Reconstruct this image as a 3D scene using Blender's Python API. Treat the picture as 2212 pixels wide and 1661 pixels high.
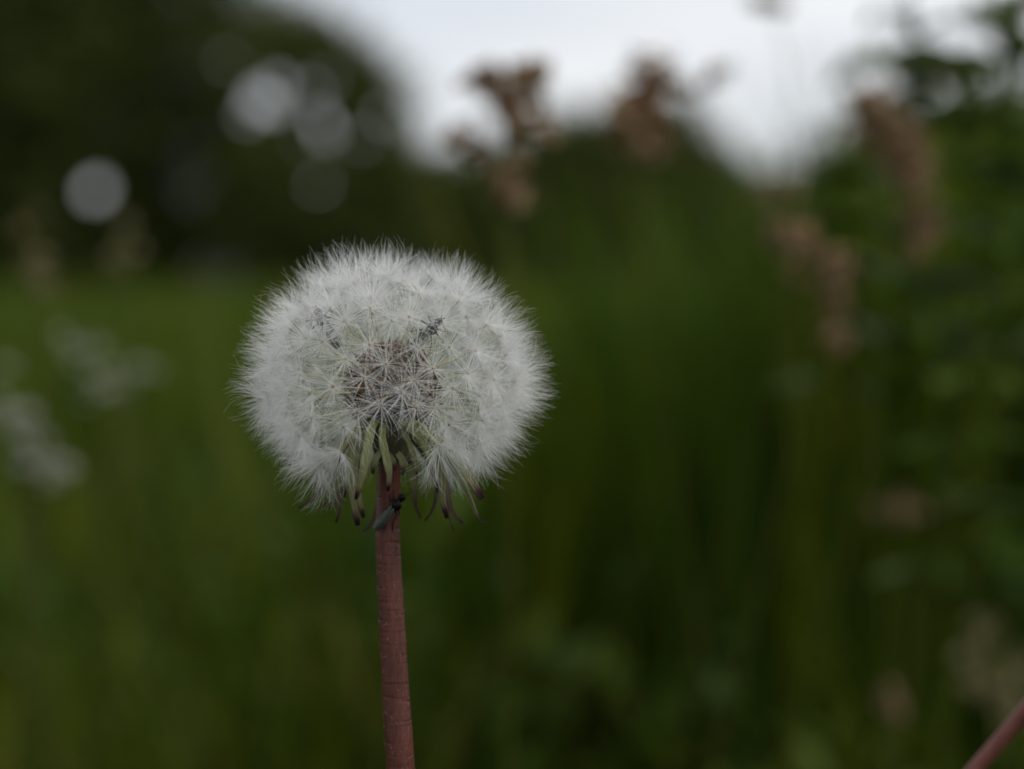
import bpy, math, random
import numpy as np
from mathutils import Vector, Matrix, Quaternion

for o in list(bpy.data.objects):
    bpy.data.objects.remove(o)
scene = bpy.context.scene
COL = scene.collection
R = math.radians
MM = 0.001

# ------------------------------------------------------------------ camera
CAM_H = 0.36
TILT = 0.0429                      # radians below level
LENS, SENSOR = 42.0, 17.3
KP = SENSOR / LENS / 2212.0        # one pixel of the 2212-wide study copy, as a tangent
Y0 = 0.362                         # distance of the dandelion
cam_d = bpy.data.cameras.new("camera")
cam = bpy.data.objects.new("camera", cam_d)
COL.objects.link(cam)
cam.location = (0, 0, CAM_H)
cam.rotation_euler = (math.pi / 2 - TILT, 0, 0)
cam_d.lens = LENS
cam_d.sensor_width = SENSOR
cam_d.clip_start = 0.01
cam_d.clip_end = 3000
cam_d.dof.use_dof = True
cam_d.dof.focus_distance = Y0 - 0.011
cam_d.dof.aperture_fstop = 5.0
scene.camera = cam

# ------------------------------------------------------------------ sky and sun (bright overcast)
SUN_EL, SUN_AZ = R(48), R(118)     # azimuth clockwise from +Y: behind the camera, to its right
world = bpy.data.worlds.new("World")
scene.world = world
world.use_nodes = True
nt = world.node_tree
nt.nodes.clear()
w_out = nt.nodes.new("ShaderNodeOutputWorld")
w_bg = nt.nodes.new("ShaderNodeBackground")
w_sky = nt.nodes.new("ShaderNodeTexSky")
w_sky.sky_type = 'NISHITA'
w_sky.sun_disc = False
w_sky.sun_elevation = SUN_EL
w_sky.sun_rotation = SUN_AZ
w_tc = nt.nodes.new("ShaderNodeTexCoord")
w_map = nt.nodes.new("ShaderNodeMapping")
w_map.inputs["Scale"].default_value = (1.0, 1.0, 2.2)
w_noise = nt.nodes.new("ShaderNodeTexNoise")
w_noise.inputs["Scale"].default_value = 3.2
w_noise.inputs["Detail"].default_value = 6
w_ramp = nt.nodes.new("ShaderNodeValToRGB")
w_ramp.color_ramp.elements[0].position = 0.33
w_ramp.color_ramp.elements[0].color = (0.66, 0.70, 0.77, 1)
w_ramp.color_ramp.elements[1].position = 0.62
w_ramp.color_ramp.elements[1].color = (0.97, 0.975, 0.985, 1)
w_scale = nt.nodes.new("ShaderNodeVectorMath")
w_scale.operation = 'SCALE'
w_scale.inputs["Scale"].default_value = 9.8
w_mix = nt.nodes.new("ShaderNodeMixRGB")
w_mix.inputs["Fac"].default_value = 0.90
w_bg.inputs["Strength"].default_value = 0.10
nt.links.new(w_tc.outputs["Generated"], w_map.inputs["Vector"])
nt.links.new(w_map.outputs["Vector"], w_noise.inputs["Vector"])
nt.links.new(w_noise.outputs["Fac"], w_ramp.inputs["Fac"])
nt.links.new(w_ramp.outputs["Color"], w_scale.inputs[0])
nt.links.new(w_sky.outputs["Color"], w_mix.inputs["Color1"])
nt.links.new(w_scale.outputs["Vector"], w_mix.inputs["Color2"])
nt.links.new(w_mix.outputs["Color"], w_bg.inputs["Color"])
nt.links.new(w_bg.outputs["Background"], w_out.inputs["Surface"])

sun_d = bpy.data.lights.new("sun", 'SUN')
sun_d.energy = 1.5
sun_d.angle = R(22)
sun_d.color = (1.0, 0.97, 0.93)
sun = bpy.data.objects.new("sun", sun_d)
COL.objects.link(sun)
sd = Vector((math.sin(SUN_AZ) * math.cos(SUN_EL), math.cos(SUN_AZ) * math.cos(SUN_EL), math.sin(SUN_EL)))
sun.rotation_euler = sd.to_track_quat('Z', 'Y').to_euler()
sun.location = (3, -3, 8)

scene.view_settings.view_transform = 'Standard'
scene.view_settings.look = 'None'
scene.view_settings.exposure = 0.12
scene.view_settings.gamma = 1.0
scene.view_settings.use_curve_mapping = False
scene.render.engine = 'CYCLES'
cy = scene.cycles
cy.max_bounces = 14
cy.diffuse_bounces = 10
cy.transmission_bounces = 6
cy.use_denoising = True
cy.use_adaptive_sampling = False
cy.sample_clamp_indirect = 4.0


def at(px, py, Y):
    """a pixel of the study copy at distance Y along +Y -> world point"""
    a, b = (px - 1106) * KP, -(py - 830.5) * KP
    dy = math.cos(TILT) + b * math.sin(TILT)
    dz = -math.sin(TILT) + b * math.cos(TILT)
    s = Y / dy
    return Vector((a * s, Y, CAM_H + dz * s))


# ------------------------------------------------------------------ materials
class NT:
    def __init__(self, name):
        self.m = bpy.data.materials.new(name)
        self.m.use_nodes = True
        self.t = self.m.node_tree
        self.t.nodes.clear()
        self.out = self.t.nodes.new("ShaderNodeOutputMaterial")

    def n(self, kind, **inp):
        nd = self.t.nodes.new(kind)
        for k, v in inp.items():
            k = k.replace("_", " ")
            if isinstance(v, bpy.types.NodeSocket):
                self.t.links.new(v, nd.inputs[k])
            else:
                nd.inputs[k].default_value = v
        return nd

    def link(self, a, b):
        self.t.links.new(a, b)

    def ramp(self, fac, stops):
        r = self.n("ShaderNodeValToRGB")
        e = r.color_ramp.elements
        while len(e) < len(stops):
            e.new(0.5)
        for i, (p, c) in enumerate(stops):
            e[i].position = p
            e[i].color = (*c, 1)
        self.link(fac, r.inputs["Fac"])
        return r.outputs["Color"]

    def noise(self, vec, scale, detail=3):
        nz = self.n("ShaderNodeTexNoise", Scale=scale, Detail=detail)
        if vec is not None:
            self.link(vec, nz.inputs["Vector"])
        return nz.outputs["Fac"]

    def objco(self, scale=(1, 1, 1)):
        tc = self.n("ShaderNodeTexCoord")
        mp = self.n("ShaderNodeMapping", Scale=scale)
        self.link(tc.outputs["Object"], mp.inputs["Vector"])
        return mp.outputs["Vector"]

    def attr(self, name):
        a = self.n("ShaderNodeAttribute")
        a.attribute_name = name
        return a

    def finish(self, color, rough=0.6, spec=0.3, trans=0.0, transcol=None, bump=None, bump_d=0.0002, bump_s=0.5):
        p = self.n("ShaderNodeBsdfPrincipled", Roughness=rough)
        p.inputs["Specular IOR Level"].default_value = spec
        if isinstance(color, bpy.types.NodeSocket):
            self.link(color, p.inputs["Base Color"])
        else:
            p.inputs["Base Color"].default_value = (*color, 1)
        if bump is not None:
            b = self.n("ShaderNodeBump", Strength=bump_s, Distance=bump_d, Height=bump)
            self.link(b.outputs["Normal"], p.inputs["Normal"])
        sh = p.outputs["BSDF"]
        if trans > 0:
            t = self.n("ShaderNodeBsdfTranslucent")
            c = transcol if transcol is not None else color
            if isinstance(c, bpy.types.NodeSocket):
                self.link(c, t.inputs["Color"])
            else:
                t.inputs["Color"].default_value = (*c, 1)
            mx = self.n("ShaderNodeMixShader", Fac=trans)
            self.link(sh, mx.inputs[1])
            self.link(t.outputs["BSDF"], mx.inputs[2])
            sh = mx.outputs["Shader"]
        self.link(sh, self.out.inputs["Surface"])
        return self.m


M = {}
q = NT("pappus_hair");  M['hair'] = q.finish((0.955, 0.955, 0.94), 0.5, 0.2, 0.42)
q = NT("pappus_hub")
M['hub'] = q.finish(q.ramp(q.noise(q.objco(), 3000), [(0.35, (0.36, 0.28, 0.16)), (0.7, (0.55, 0.46, 0.30))]), 0.7, 0.2)
q = NT("beak");         M['beak'] = q.finish((0.56, 0.55, 0.34), 0.45, 0.3, 0.25)
q = NT("achene")
M['achene'] = q.finish(q.ramp(q.noise(q.objco((1, 1, 0.2)), 2500), [(0.3, (0.05, 0.03, 0.018)), (0.7, (0.16, 0.10, 0.055))]), 0.65, 0.2)
q = NT("receptacle")
M['receptacle'] = q.finish(q.ramp(q.noise(q.objco(), 1200), [(0.3, (0.17, 0.17, 0.09)), (0.7, (0.34, 0.34, 0.20))]), 0.7, 0.2)
q = NT("involucre")
M['involucre'] = q.finish(q.ramp(q.noise(q.objco((1, 1, 0.3)), 900), [(0.3, (0.035, 0.03, 0.025)), (0.7, (0.10, 0.10, 0.05))]), 0.6, 0.25)
# bracts: green blade, dull purple tip (vertex value 't' runs base -> tip)
q = NT("bract")
ta = q.attr("t").outputs["Fac"]
nz = q.noise(q.objco(), 700)
ad = q.n("ShaderNodeMath"); ad.operation = 'MULTIPLY_ADD'
q.link(nz, ad.inputs[0]); ad.inputs[1].default_value = 0.10; q.link(ta, ad.inputs[2])
colr = q.ramp(ad.outputs[0], [(0.10, (0.24, 0.27, 0.10)), (0.62, (0.38, 0.40, 0.20)), (0.90, (0.30, 0.27, 0.15)), (0.97, (0.10, 0.05, 0.05)), (1.0, (0.05, 0.022, 0.026))])
sv = q.noise(q.attr("uvw").outputs["Vector"], 6.0, 3)
vein = q.ramp(sv, [(0.35, (0.48, 0.50, 0.36)), (0.6, (1, 1, 1))])
vm = q.n("ShaderNodeMixRGB", Fac=0.85, Color1=colr, Color2=vein); vm.blend_type = 'MULTIPLY'
colr = vm.outputs["Color"]
M['bract'] = q.finish(colr, 0.55, 0.3, 0.2, bump=sv, bump_d=0.0003, bump_s=0.9)
q = NT("bract_dark")
ta = q.attr("t").outputs["Fac"]
M['bract_dark'] = q.finish(q.ramp(ta, [(0.0, (0.22, 0.25, 0.10)), (0.55, (0.22, 0.22, 0.11)), (0.8, (0.085, 0.052, 0.04)), (1.0, (0.045, 0.022, 0.022))]), 0.55, 0.3, 0.15)
# stem
def scape_mat(name, low, high):
    q = NT(name)
    rings = q.noise(q.objco((130, 130, 1500)), 1.0, 3)
    crease = q.ramp(rings, [(0.30, (0, 0, 0)), (0.46, (1, 1, 1))])
    streak = q.noise(q.objco((3200, 3200, 50)), 1.0, 3)
    blot = q.noise(q.objco((260, 260, 90)), 1.0, 4)
    c1 = q.ramp(streak, [(0.3, (0.045, 0.012, 0.007)), (0.7, (0.165, 0.048, 0.030))])
    c2_ = q.ramp(blot, [(0.3, (0.045, 0.013, 0.007)), (0.72, (0.175, 0.055, 0.038))])
    mx = q.n("ShaderNodeMixRGB", Fac=0.5, Color1=c1, Color2=c2_)
    age = q.ramp(q.n("ShaderNodeSeparateXYZ", Vector=q.objco()).outputs["Z"], [(0.27, low), (0.325, high)])
    mg = q.n("ShaderNodeMixRGB", Fac=1.0, Color1=mx.outputs["Color"], Color2=age); mg.blend_type = 'MULTIPLY'
    mk = q.n("ShaderNodeMixRGB", Fac=0.15, Color1=mg.outputs["Color"], Color2=crease); mk.blend_type = 'MULTIPLY'
    hz = q.n("ShaderNodeMath"); hz.operation = 'MULTIPLY_ADD'
    q.link(crease, hz.inputs[0]); hz.inputs[1].default_value = 0.22
    st2 = q.n("ShaderNodeMath"); st2.operation = 'MULTIPLY'; q.link(streak, st2.inputs[0]); st2.inputs[1].default_value = 0.35
    q.link(st2.outputs[0], hz.inputs[2])
    return q.finish(mk.outputs["Color"], 0.30, 0.20, 0.0, bump=hz.outputs[0], bump_d=0.0002, bump_s=0.6)


M['scape'] = scape_mat("scape", (0.56, 0.50, 0.38), (0.78, 0.80, 0.84))
M['scape_skylit'] = scape_mat("scape_skylit", (1.35, 1.65, 2.0), (1.35, 1.65, 2.0))  # lightened copy of scape: sky light on the slanting stem painted into its colour
q = NT("stem_fuzz");   M['fuzz'] = q.finish((0.55, 0.5, 0.42), 0.5, 0.3, 0.3)
q = NT("fly_black")
M['fly'] = q.finish((0.004, 0.004, 0.0045), 0.45, 0.16)
q = NT("fly_wing")
M['wing'] = q.finish(q.ramp(q.noise(q.objco((300, 1500, 1500)), 1.0), [(0.3, (0.035, 0.040, 0.032)), (0.7, (0.07, 0.076, 0.062))]), 0.35, 0.4, 0.1)


def tint_mat(name, stops, rough=0.6, spec=0.25, trans=0.35, att="tint"):
    q = NT(name)
    c = q.ramp(q.attr(att).outputs["Fac"], stops)
    return q.finish(c, rough, spec, trans)


M['grass'] = tint_mat("meadow_grass", [(0.0, (0.020, 0.042, 0.004)), (0.3, (0.040, 0.080, 0.005)), (0.55, (0.074, 0.112, 0.006)), (0.8, (0.130, 0.142, 0.008)), (1.0, (0.21, 0.18, 0.05))], 0.6, 0.12)
M['foliage'] = tint_mat("tree_foliage", [(0.0, (0.038, 0.054, 0.012)), (0.6, (0.068, 0.088, 0.015)), (1.0, (0.11, 0.125, 0.024))], 0.6, 0.15, 0.15)
M['weedleaf'] = tint_mat("weed_leaf", [(0.0, (0.024, 0.050, 0.004)), (0.5, (0.048, 0.084, 0.006)), (1.0, (0.090, 0.120, 0.014))], 0.55, 0.13, 0.25)
M['brownseed'] = tint_mat("dry_seed", [(0.0, (0.14, 0.075, 0.042)), (0.5, (0.25, 0.155, 0.088)), (1.0, (0.38, 0.29, 0.16))], 0.8, 0.1, 0.10)
M['greenstem'] = tint_mat("weed_stem", [(0.0, (0.030, 0.042, 0.005)), (0.4, (0.055, 0.065, 0.008)), (1.0, (0.13, 0.12, 0.035))], 0.6, 0.12, 0.0)
M['petal'] = tint_mat("white_petal", [(0.0, (0.5, 0.5, 0.44)), (1.0, (0.78, 0.78, 0.74))], 0.6, 0.2, 0.3)
M['straw'] = tint_mat("straw", [(0.0, (0.15, 0.13, 0.055)), (1.0, (0.27, 0.23, 0.11))], 0.6, 0.25, 0.2)
q = NT("bark")
M['bark'] = q.finish(q.ramp(q.noise(q.objco((8, 8, 2)), 3), [(0.3, (0.03, 0.024, 0.018)), (0.7, (0.09, 0.075, 0.055))]), 0.9, 0.1)
q = NT("meadow_ground")
M['ground'] = q.finish(q.ramp(q.noise(q.objco(), 2.2, 6), [(0.3, (0.014, 0.017, 0.006)), (0.6, (0.028, 0.036, 0.009)), (0.8, (0.05, 0.052, 0.016))]), 0.95, 0.1)


# ------------------------------------------------------------------ mesh helpers
class MB:
    def __init__(self):
        self.v, self.f, self.m, self.t = [], [], [], []

    def add(self, verts, faces, mat=0, t=0.5):
        o = len(self.v)
        self.v += [tuple(p) for p in verts]
        self.t += (list(t) if hasattr(t, '__len__') else [t] * len(verts))
        self.f += [tuple(i + o for i in f) for f in faces]
        self.m += [mat] * len(faces)

    def tube(self, pts, rad, n=6, mat=0, t=0.5, cap=True, wob=None):
        pts = [Vector(p) for p in pts]
        m = len(pts)
        if not hasattr(rad, '__len__'):
            rad = [rad] * m
        tan = [(pts[min(i + 1, m - 1)] - pts[max(i - 1, 0)]).normalized() for i in range(m)]
        up = Vector((0, 0, 1)) if abs(tan[0].z) < 0.9 else Vector((1, 0, 0))
        a = tan[0].cross(up).normalized()
        vs, tt = [], []
        for i in range(m):
            a = (a - tan[i] * a.dot(tan[i])).normalized()
            b = tan[i].cross(a)
            for j in range(n):
                th = 2 * math.pi * j / n
                r = rad[i] * (1 if wob is None else wob(i, th))
                vs.append(pts[i] + (a * math.cos(th) + b * math.sin(th)) * r)
                tt.append(t[i] if hasattr(t, '__len__') else t)
        fs = [(i * n + j, i * n + (j + 1) % n, (i + 1) * n + (j + 1) % n, (i + 1) * n + j) for i in range(m - 1) for j in range(n)]
        if cap:
            fs.append(tuple(range(n - 1, -1, -1)))
            fs.append(tuple((m - 1) * n + j for j in range(n)))
        self.add(vs, fs, mat, tt)

    def lathe(self, prof, n=16, mat=0, origin=(0, 0, 0), axis=None, t=0.5, wob=None):
        """prof: (radius, height) pairs about the z axis (or axis)"""
        qd = Quaternion() if axis is None else Vector((0, 0, 1)).rotation_difference(Vector(axis))
        o = Vector(origin)
        vs = []
        for i, (r, z) in enumerate(prof):
            for j in range(n):
                th = 2 * math.pi * j / n
                rr = max(r, 1e-7) * (1 if wob is None else wob(i, th))
                vs.append(o + qd @ Vector((rr * math.cos(th), rr * math.sin(th), z)))
        m = len(prof)
        fs = [(i * n + j, i * n + (j + 1) % n, (i + 1) * n + (j + 1) % n, (i + 1) * n + j) for i in range(m - 1) for j in range(n)]
        fs.append(tuple(range(n - 1, -1, -1)))
        fs.append(tuple((m - 1) * n + j for j in range(n)))
        self.add(vs, fs, mat, t)

    def mesh(self, name, mats, smooth=True, tattr="tint"):
        me = bpy.data.meshes.new(name)
        me.from_pydata(self.v, [], self.f)
        for m in mats:
            me.materials.append(M[m])
        me.polygons.foreach_set("material_index", self.m)
        me.polygons.foreach_set("use_smooth", [smooth] * len(self.f))
        at_ = me.attributes.new(tattr, 'FLOAT', 'POINT')
        at_.data.foreach_set("value", [float(x) for x in self.t])
        me.update()
        return me

    def build(self, name, mats, parent=None, smooth=True, tattr="tint"):
        return obj(name, self.mesh(name, mats if isinstance(mats, (list, tuple)) else [mats], smooth, tattr), parent)


def obj(name, data, parent=None):
    o = bpy.data.objects.new(name, data)
    COL.objects.link(o)
    if parent is not None:
        o.parent = parent
    return o


def empty(name, loc, parent=None):
    o = obj(name, None, parent)
    o.location = loc
    o.empty_display_size = 0.01
    return o


def tag(o, label=None, cat=None, group=None, kind=None):
    if label: o["label"] = label
    if cat: o["category"] = cat
    if group: o["group"] = group
    if kind: o["kind"] = kind
    return o


def smooth_path(pts, n):
    """centripetal Catmull-Rom through pts, n samples spread evenly along its length"""
    P = [Vector(p) for p in pts]
    P = [P[0] * 2 - P[1]] + P + [P[-1] * 2 - P[-2]]
    dense = []
    for i in range(len(P) - 3):
        a, b, c, d = P[i:i + 4]
        t0 = 0.0
        t1 = t0 + max((b - a).length, 1e-7) ** 0.5
        t2 = t1 + max((c - b).length, 1e-7) ** 0.5
        t3 = t2 + max((d - c).length, 1e-7) ** 0.5
        for k in range(12):
            t = t1 + (t2 - t1) * k / 12
            A1 = a * ((t1 - t) / (t1 - t0)) + b * ((t - t0) / (t1 - t0))
            A2 = b * ((t2 - t) / (t2 - t1)) + c * ((t - t1) / (t2 - t1))
            A3 = c * ((t3 - t) / (t3 - t2)) + d * ((t - t2) / (t3 - t2))
            B1 = A1 * ((t2 - t) / (t2 - t0)) + A2 * ((t - t0) / (t2 - t0))
            B2 = A2 * ((t3 - t) / (t3 - t1)) + A3 * ((t - t1) / (t3 - t1))
            dense.append(B1 * ((t2 - t) / (t2 - t1)) + B2 * ((t - t1) / (t2 - t1)))
    dense.append(P[-2].copy())
    cum = [0.0]
    for u, v in zip(dense, dense[1:]):
        cum.append(cum[-1] + (v - u).length)
    out, j = [], 0
    for k in range(n):
        L = cum[-1] * k / (n - 1)
        while j < len(cum) - 2 and cum[j + 1] < L:
            j += 1
        f = (L - cum[j]) / max(cum[j + 1] - cum[j], 1e-12)
        out.append(dense[j].lerp(dense[j + 1], min(max(f, 0), 1)))
    return out


def raw_mesh(name, co, faces4, tint, mat):
    """co (N,3), faces4 (F,k) numpy"""
    me = bpy.data.meshes.new(name)
    F, k = faces4.shape
    me.vertices.add(len(co)); me.vertices.foreach_set("co", co.astype(np.float32).ravel())
    me.loops.add(F * k); me.loops.foreach_set("vertex_index", faces4.astype(np.int32).ravel())
    me.polygons.add(F)
    me.polygons.foreach_set("loop_start", (np.arange(F) * k).astype(np.int32))
    me.polygons.foreach_set("loop_total", np.full(F, k, np.int32))
    me.materials.append(M[mat])
    a = me.attributes.new("tint", 'FLOAT', 'POINT')
    a.data.foreach_set("value", tint.astype(np.float32))
    me.update(calc_edges=True)
    me.validate()
    return me


rnd = random.Random(7)
rng = np.random.default_rng(11)

# ------------------------------------------------------------------ ground
def ground_z(x, y):
    return 0.012 * math.sin(x * 1.3 + 0.4) * math.cos(y * 0.9) if y < 60 else 0.0


mb = MB()
xs = sorted(set([-900, -400, -150, -70, -40] + list(np.linspace(-25, 25, 61)) + [40, 70, 150, 400, 900]))
ys = sorted(set([-60, -20, -8] + list(np.linspace(-4, 40, 61)) + [60, 90, 150, 300, 700, 1800]))
vs = [(x, y, ground_z(x, y)) for y in ys for x in xs]
nx = len(xs)
mb.add(vs, [(j * nx + i, j * nx + i + 1, (j + 1) * nx + i + 1, (j + 1) * nx + i) for j in range(len(ys) - 1) for i in range(nx - 1)])
tag(mb.build("ground", "ground"), kind="structure")


# ------------------------------------------------------------------ meadow grass (uncountable)
def grass_patch(name, x, y, h, w, lean, tint, label, mat='grass'):
    n = len(x)
    az = rng.uniform(0, 2 * np.pi, n)
    faz = rng.uniform(0, 2 * np.pi, n)
    S = np.array([0.0, 0.33, 0.66, 1.0])
    wid = np.array([0.8, 1.0, 0.75, 0.06])
    co = np.zeros((n, 4, 2, 3))
    ln = lean * rng.uniform(0.3, 1.6, n)
    for i, s in enumerate(S):
        d = ln * s ** 1.8 * h
        cx = x + np.cos(az) * d
        cyy = y + np.sin(az) * d
        cz = h * (s - 0.22 * ln * s ** 2.4)
        hw = w * wid[i] * 0.5
        for k, sg in enumerate((-1, 1)):
            co[:, i, k, 0] = cx + sg * hw * np.cos(faz)
            co[:, i, k, 1] = cyy + sg * hw * np.sin(faz)
            co[:, i, k, 2] = cz
    base = (np.arange(n) * 8)[:, None, None]
    fq = np.array([[0, 1, 3, 2], [2, 3, 5, 4], [4, 5, 7, 6]])[None]
    faces = (base + fq).reshape(-1, 4)
    t = np.repeat(tint, 8)
    o = obj(name, raw_mesh(name, co.reshape(-1, 3), faces, t, mat))
    return tag(o, label, "grass", kind="stuff")


def patch_noise(x, y, s, seed):
    r_ = np.random.default_rng(seed)
    v = np.zeros_like(x)
    for k in range(6):
        a = r_.uniform(0, 2 * np.pi); f = s * r_.uniform(0.6, 1.8)
        v += np.sin((x * np.cos(a) + y * np.sin(a)) * f + r_.uniform(0, 6.28))
    return v / 3.0


def wedge(n, r0, r1, half, power):
    u = rng.uniform(0, 1, n)
    r = (r0 ** power + u * (r1 ** power - r0 ** power)) ** (1 / power)
    a = rng.uniform(-half, half, n)
    return r * np.sin(a), r * np.cos(a), r


# short grass around the dandelion's foot and under the camera
x = rng.uniform(-0.9, 0.9, 9000); y = rng.uniform(-0.5, 0.95, 9000)
grass_patch("grass", x, y, rng.uniform(0.04, 0.15, 9000), rng.uniform(0.002, 0.004, 9000), 0.5,
            np.clip(0.4 + 0.2 * patch_noise(x, y, 6, 1) + rng.normal(0, .15, 9000), 0, 1), "short green grass around the foot of the dandelion")
# main sward
x, y, r = wedge(110000, 1.15, 7.0, R(36), 1.25)
kp = rng.uniform(0, 1, len(x)) < np.clip(0.5 + 0.55 * patch_noise(x, y, 11, 77) + 0.25 * patch_noise(x, y, 4, 78), 0.06, 1)
x, y, r = x[kp], y[kp], r[kp]
N = len(x)
tx, ty, tr = wedge(620, 1.2, 5.5, R(34), 1.2)
which = rng.integers(0, 620, N)
inT = rng.uniform(0, 1, N) < 0.6
x = np.where(inT, tx[which] + rng.normal(0, 0.028, N) * (0.7 + 0.3 * tr[which]), x)
y = np.where(inT, ty[which] + rng.normal(0, 0.028, N) * (0.7 + 0.3 * tr[which]), y)
r = np.hypot(x, y)
ttint = np.where(inT, rng.uniform(-0.36, 0.34, 620)[which], 0.0)
thigh = np.where(inT, rng.uniform(0.7, 1.35, 620)[which], 0.85) * np.clip(0.62 + 0.38 * (r - 1.1) / 0.7, 0.62, 1.0)
pn = patch_noise(x, y, 4.5, 3)
h = np.clip((0.19 + 0.05 * pn + rng.normal(0, 0.04, N)) * thigh, 0.05, 0.36)
h *= np.where(x > 0.02 * y, 1.0 + 0.22 * np.clip((x - 0.02 * y) / (0.12 * y), 0, 1), 1.0)
grass_patch("grass", x, y, h, (0.0032 + 0.0012 * r) * rng.uniform(0.6, 1.4, N), 0.36,
            np.clip(0.43 + 0.20 * patch_noise(x, y, 2.6, 5) + 0.12 * patch_noise(x, y, 10, 6) + rng.normal(0, .12, N) + ttint + 0.45 * (rng.uniform(0, 1, N) > 0.96), 0, 1),
            "rough green meadow grass spreading behind the dandelion")
N = 42000
x, y, r = wedge(N, 6.5, 34.0, R(34), 1.3)
grass_patch("grass", x, y, np.clip(0.24 + 0.06 * patch_noise(x, y, 1.2, 8) + rng.normal(0, 0.06, N), 0.08, 0.42), 0.0045 * r ** 0.8 * rng.uniform(0.6, 1.4, N), 0.5,
            np.clip(0.45 + 0.26 * patch_noise(x, y, 0.8, 9) + rng.normal(0, .14, N), 0, 1), "far meadow grass running up to the trees")


# the same meadow going on to either side
N = 24000
x, y, r = wedge(N, 1.0, 16.0, R(40), 1.2)
sg = np.where(rng.uniform(0, 1, N) < 0.5, -1.0, 1.0) * R(74)
x, y = x * np.cos(sg) + y * np.sin(sg), -x * np.sin(sg) + y * np.cos(sg)
grass_patch("grass", x, y, np.clip(0.2 + 0.05 * patch_noise(x, y, 3, 18) + rng.normal(0, 0.05, N), 0.06, 0.36), (0.004 + 0.003 * r) * rng.uniform(0.6, 1.4, N), 0.4,
            np.clip(0.45 + 0.26 * patch_noise(x, y, 2, 19) + rng.normal(0, .16, N), 0, 1), "meadow grass going on to both sides of the open view")

# ------------------------------------------------------------------ trees and bushes
def leafy(centres, n, size, holes=(), seed=0, flat=1.0, tbase=0.4, lobe_var=0.0):
    """leaf faces gathered in small sprays inside overlapping lobes; centres: (x,y,z,r)"""
    g = np.random.default_rng(seed)
    C = np.array(centres)
    vol = C[:, 3] ** 2
    which = g.choice(len(C), n // 14 + 1, p=vol / vol.sum())
    d = g.normal(size=(len(which), 3)); d /= np.linalg.norm(d, axis=1)[:, None]
    rad = C[which, 3] * g.uniform(0.12, 1.05, len(which)) ** 0.55
    sp = C[which, :3] + d * rad[:, None] * np.array([1, flat, 1])
    tt = np.clip(tbase + g.normal(0, 0.22, len(which)) + g.uniform(-lobe_var, lobe_var, len(C))[which], 0, 1)
    P = np.repeat(sp, 14, axis=0) + g.normal(0, size * 1.7, (len(which) * 14, 3))
    T = np.clip(np.repeat(tt, 14) + g.normal(0, 0.1, len(P)), 0, 1)
    keep = P[:, 2] > 0.05
    for (hc_, hd_, hr) in holes:
        rel = P - hc_
        perp = rel - (rel @ hd_)[:, None] * hd_
        keep &= (perp ** 2).sum(1) > hr ** 2
    P, T = P[keep], T[keep]
    m = len(P)
    a = g.normal(size=(m, 3)); a /= np.linalg.norm(a, axis=1)[:, None]
    b = np.cross(a, g.normal(size=(m, 3))); b /= np.linalg.norm(b, axis=1)[:, None]
    s = size * g.uniform(0.6, 1.3, m)[:, None]
    co = np.stack([P - a * s, P + b * s * 0.42, P + a * s, P - b * s * 0.42], 1).reshape(-1, 3)
    return co, np.arange(m * 4).reshape(-1, 4), np.repeat(T, 4)


def tree(name, label, cat, lobes, Y, n, size, holes=(), seed=0, group=None, trunk_r=0.16, depth=0.8, tbase=0.4, base_px=None):
    """lobes in (px, py, radius px) of the study copy, standing at distance Y"""
    k = KP * Y
    g = random.Random(seed)
    C = []
    for (px, py, rp) in lobes:
        p = at(px, py, Y)
        C.append((p.x, Y + g.uniform(-0.35, 0.35) * rp * k, max(p.z, 0.35 * rp * k), rp * k))
    H = []
    for (px, py, rp) in holes:
        p = at(px, py, Y)
        dv = (p - Vector((0, 0, CAM_H))).normalized()
        H.append((np.array(p), np.array(dv), rp * k))
    bx = sum(c[0] * c[3] for c in C) / sum(c[3] for c in C)
    if base_px is not None:
        bx = at(base_px, 600, Y).x
    root = empty(name, (bx, Y, 0))
    tag(root, label, cat, group)
    inv = Vector((-bx, -Y, 0))
    co, fa, ti = leafy(C, n, size, H, seed, depth, tbase)
    co = co + np.array(inv)
    cr = obj("crown", raw_mesh("crown", co, fa, ti, 'foliage'), root)
    m = MB()
    top = max(c[2] for c in C)
    fork = Vector((0, 0, min(0.35 * top, 1.6)))
    m.tube(smooth_path([(0, 0, -0.05), (0.03, 0.02, fork.z * 0.5), fork], 6), [trunk_r * (1.25 - 0.4 * i / 5) for i in range(6)], 8)
    for c in C:
        e = Vector((c[0], c[1], c[2])) + inv
        mid = fork.lerp(e, 0.5) + Vector((g.uniform(-.1, .1), g.uniform(-.1, .1), 0.12 * c[3]))
        lp = smooth_path([fork - Vector((0, 0, 0.05)), mid, e], 12)
        if any(((np.array(p - inv) - h0) - ((np.array(p - inv) - h0) @ h1) * h1) @ ((np.array(p - inv) - h0) - ((np.array(p - inv) - h0) @ h1) * h1) < (h2 + 0.12) ** 2 for p in lp for (h0, h1, h2) in H):
            continue
        m.tube(lp[::2] + [lp[-1]], [trunk_r * 0.6 * (1 - 0.14 * i) for i in range(7)], 6)
    m.build("trunk", "bark", root)
    return root


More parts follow.
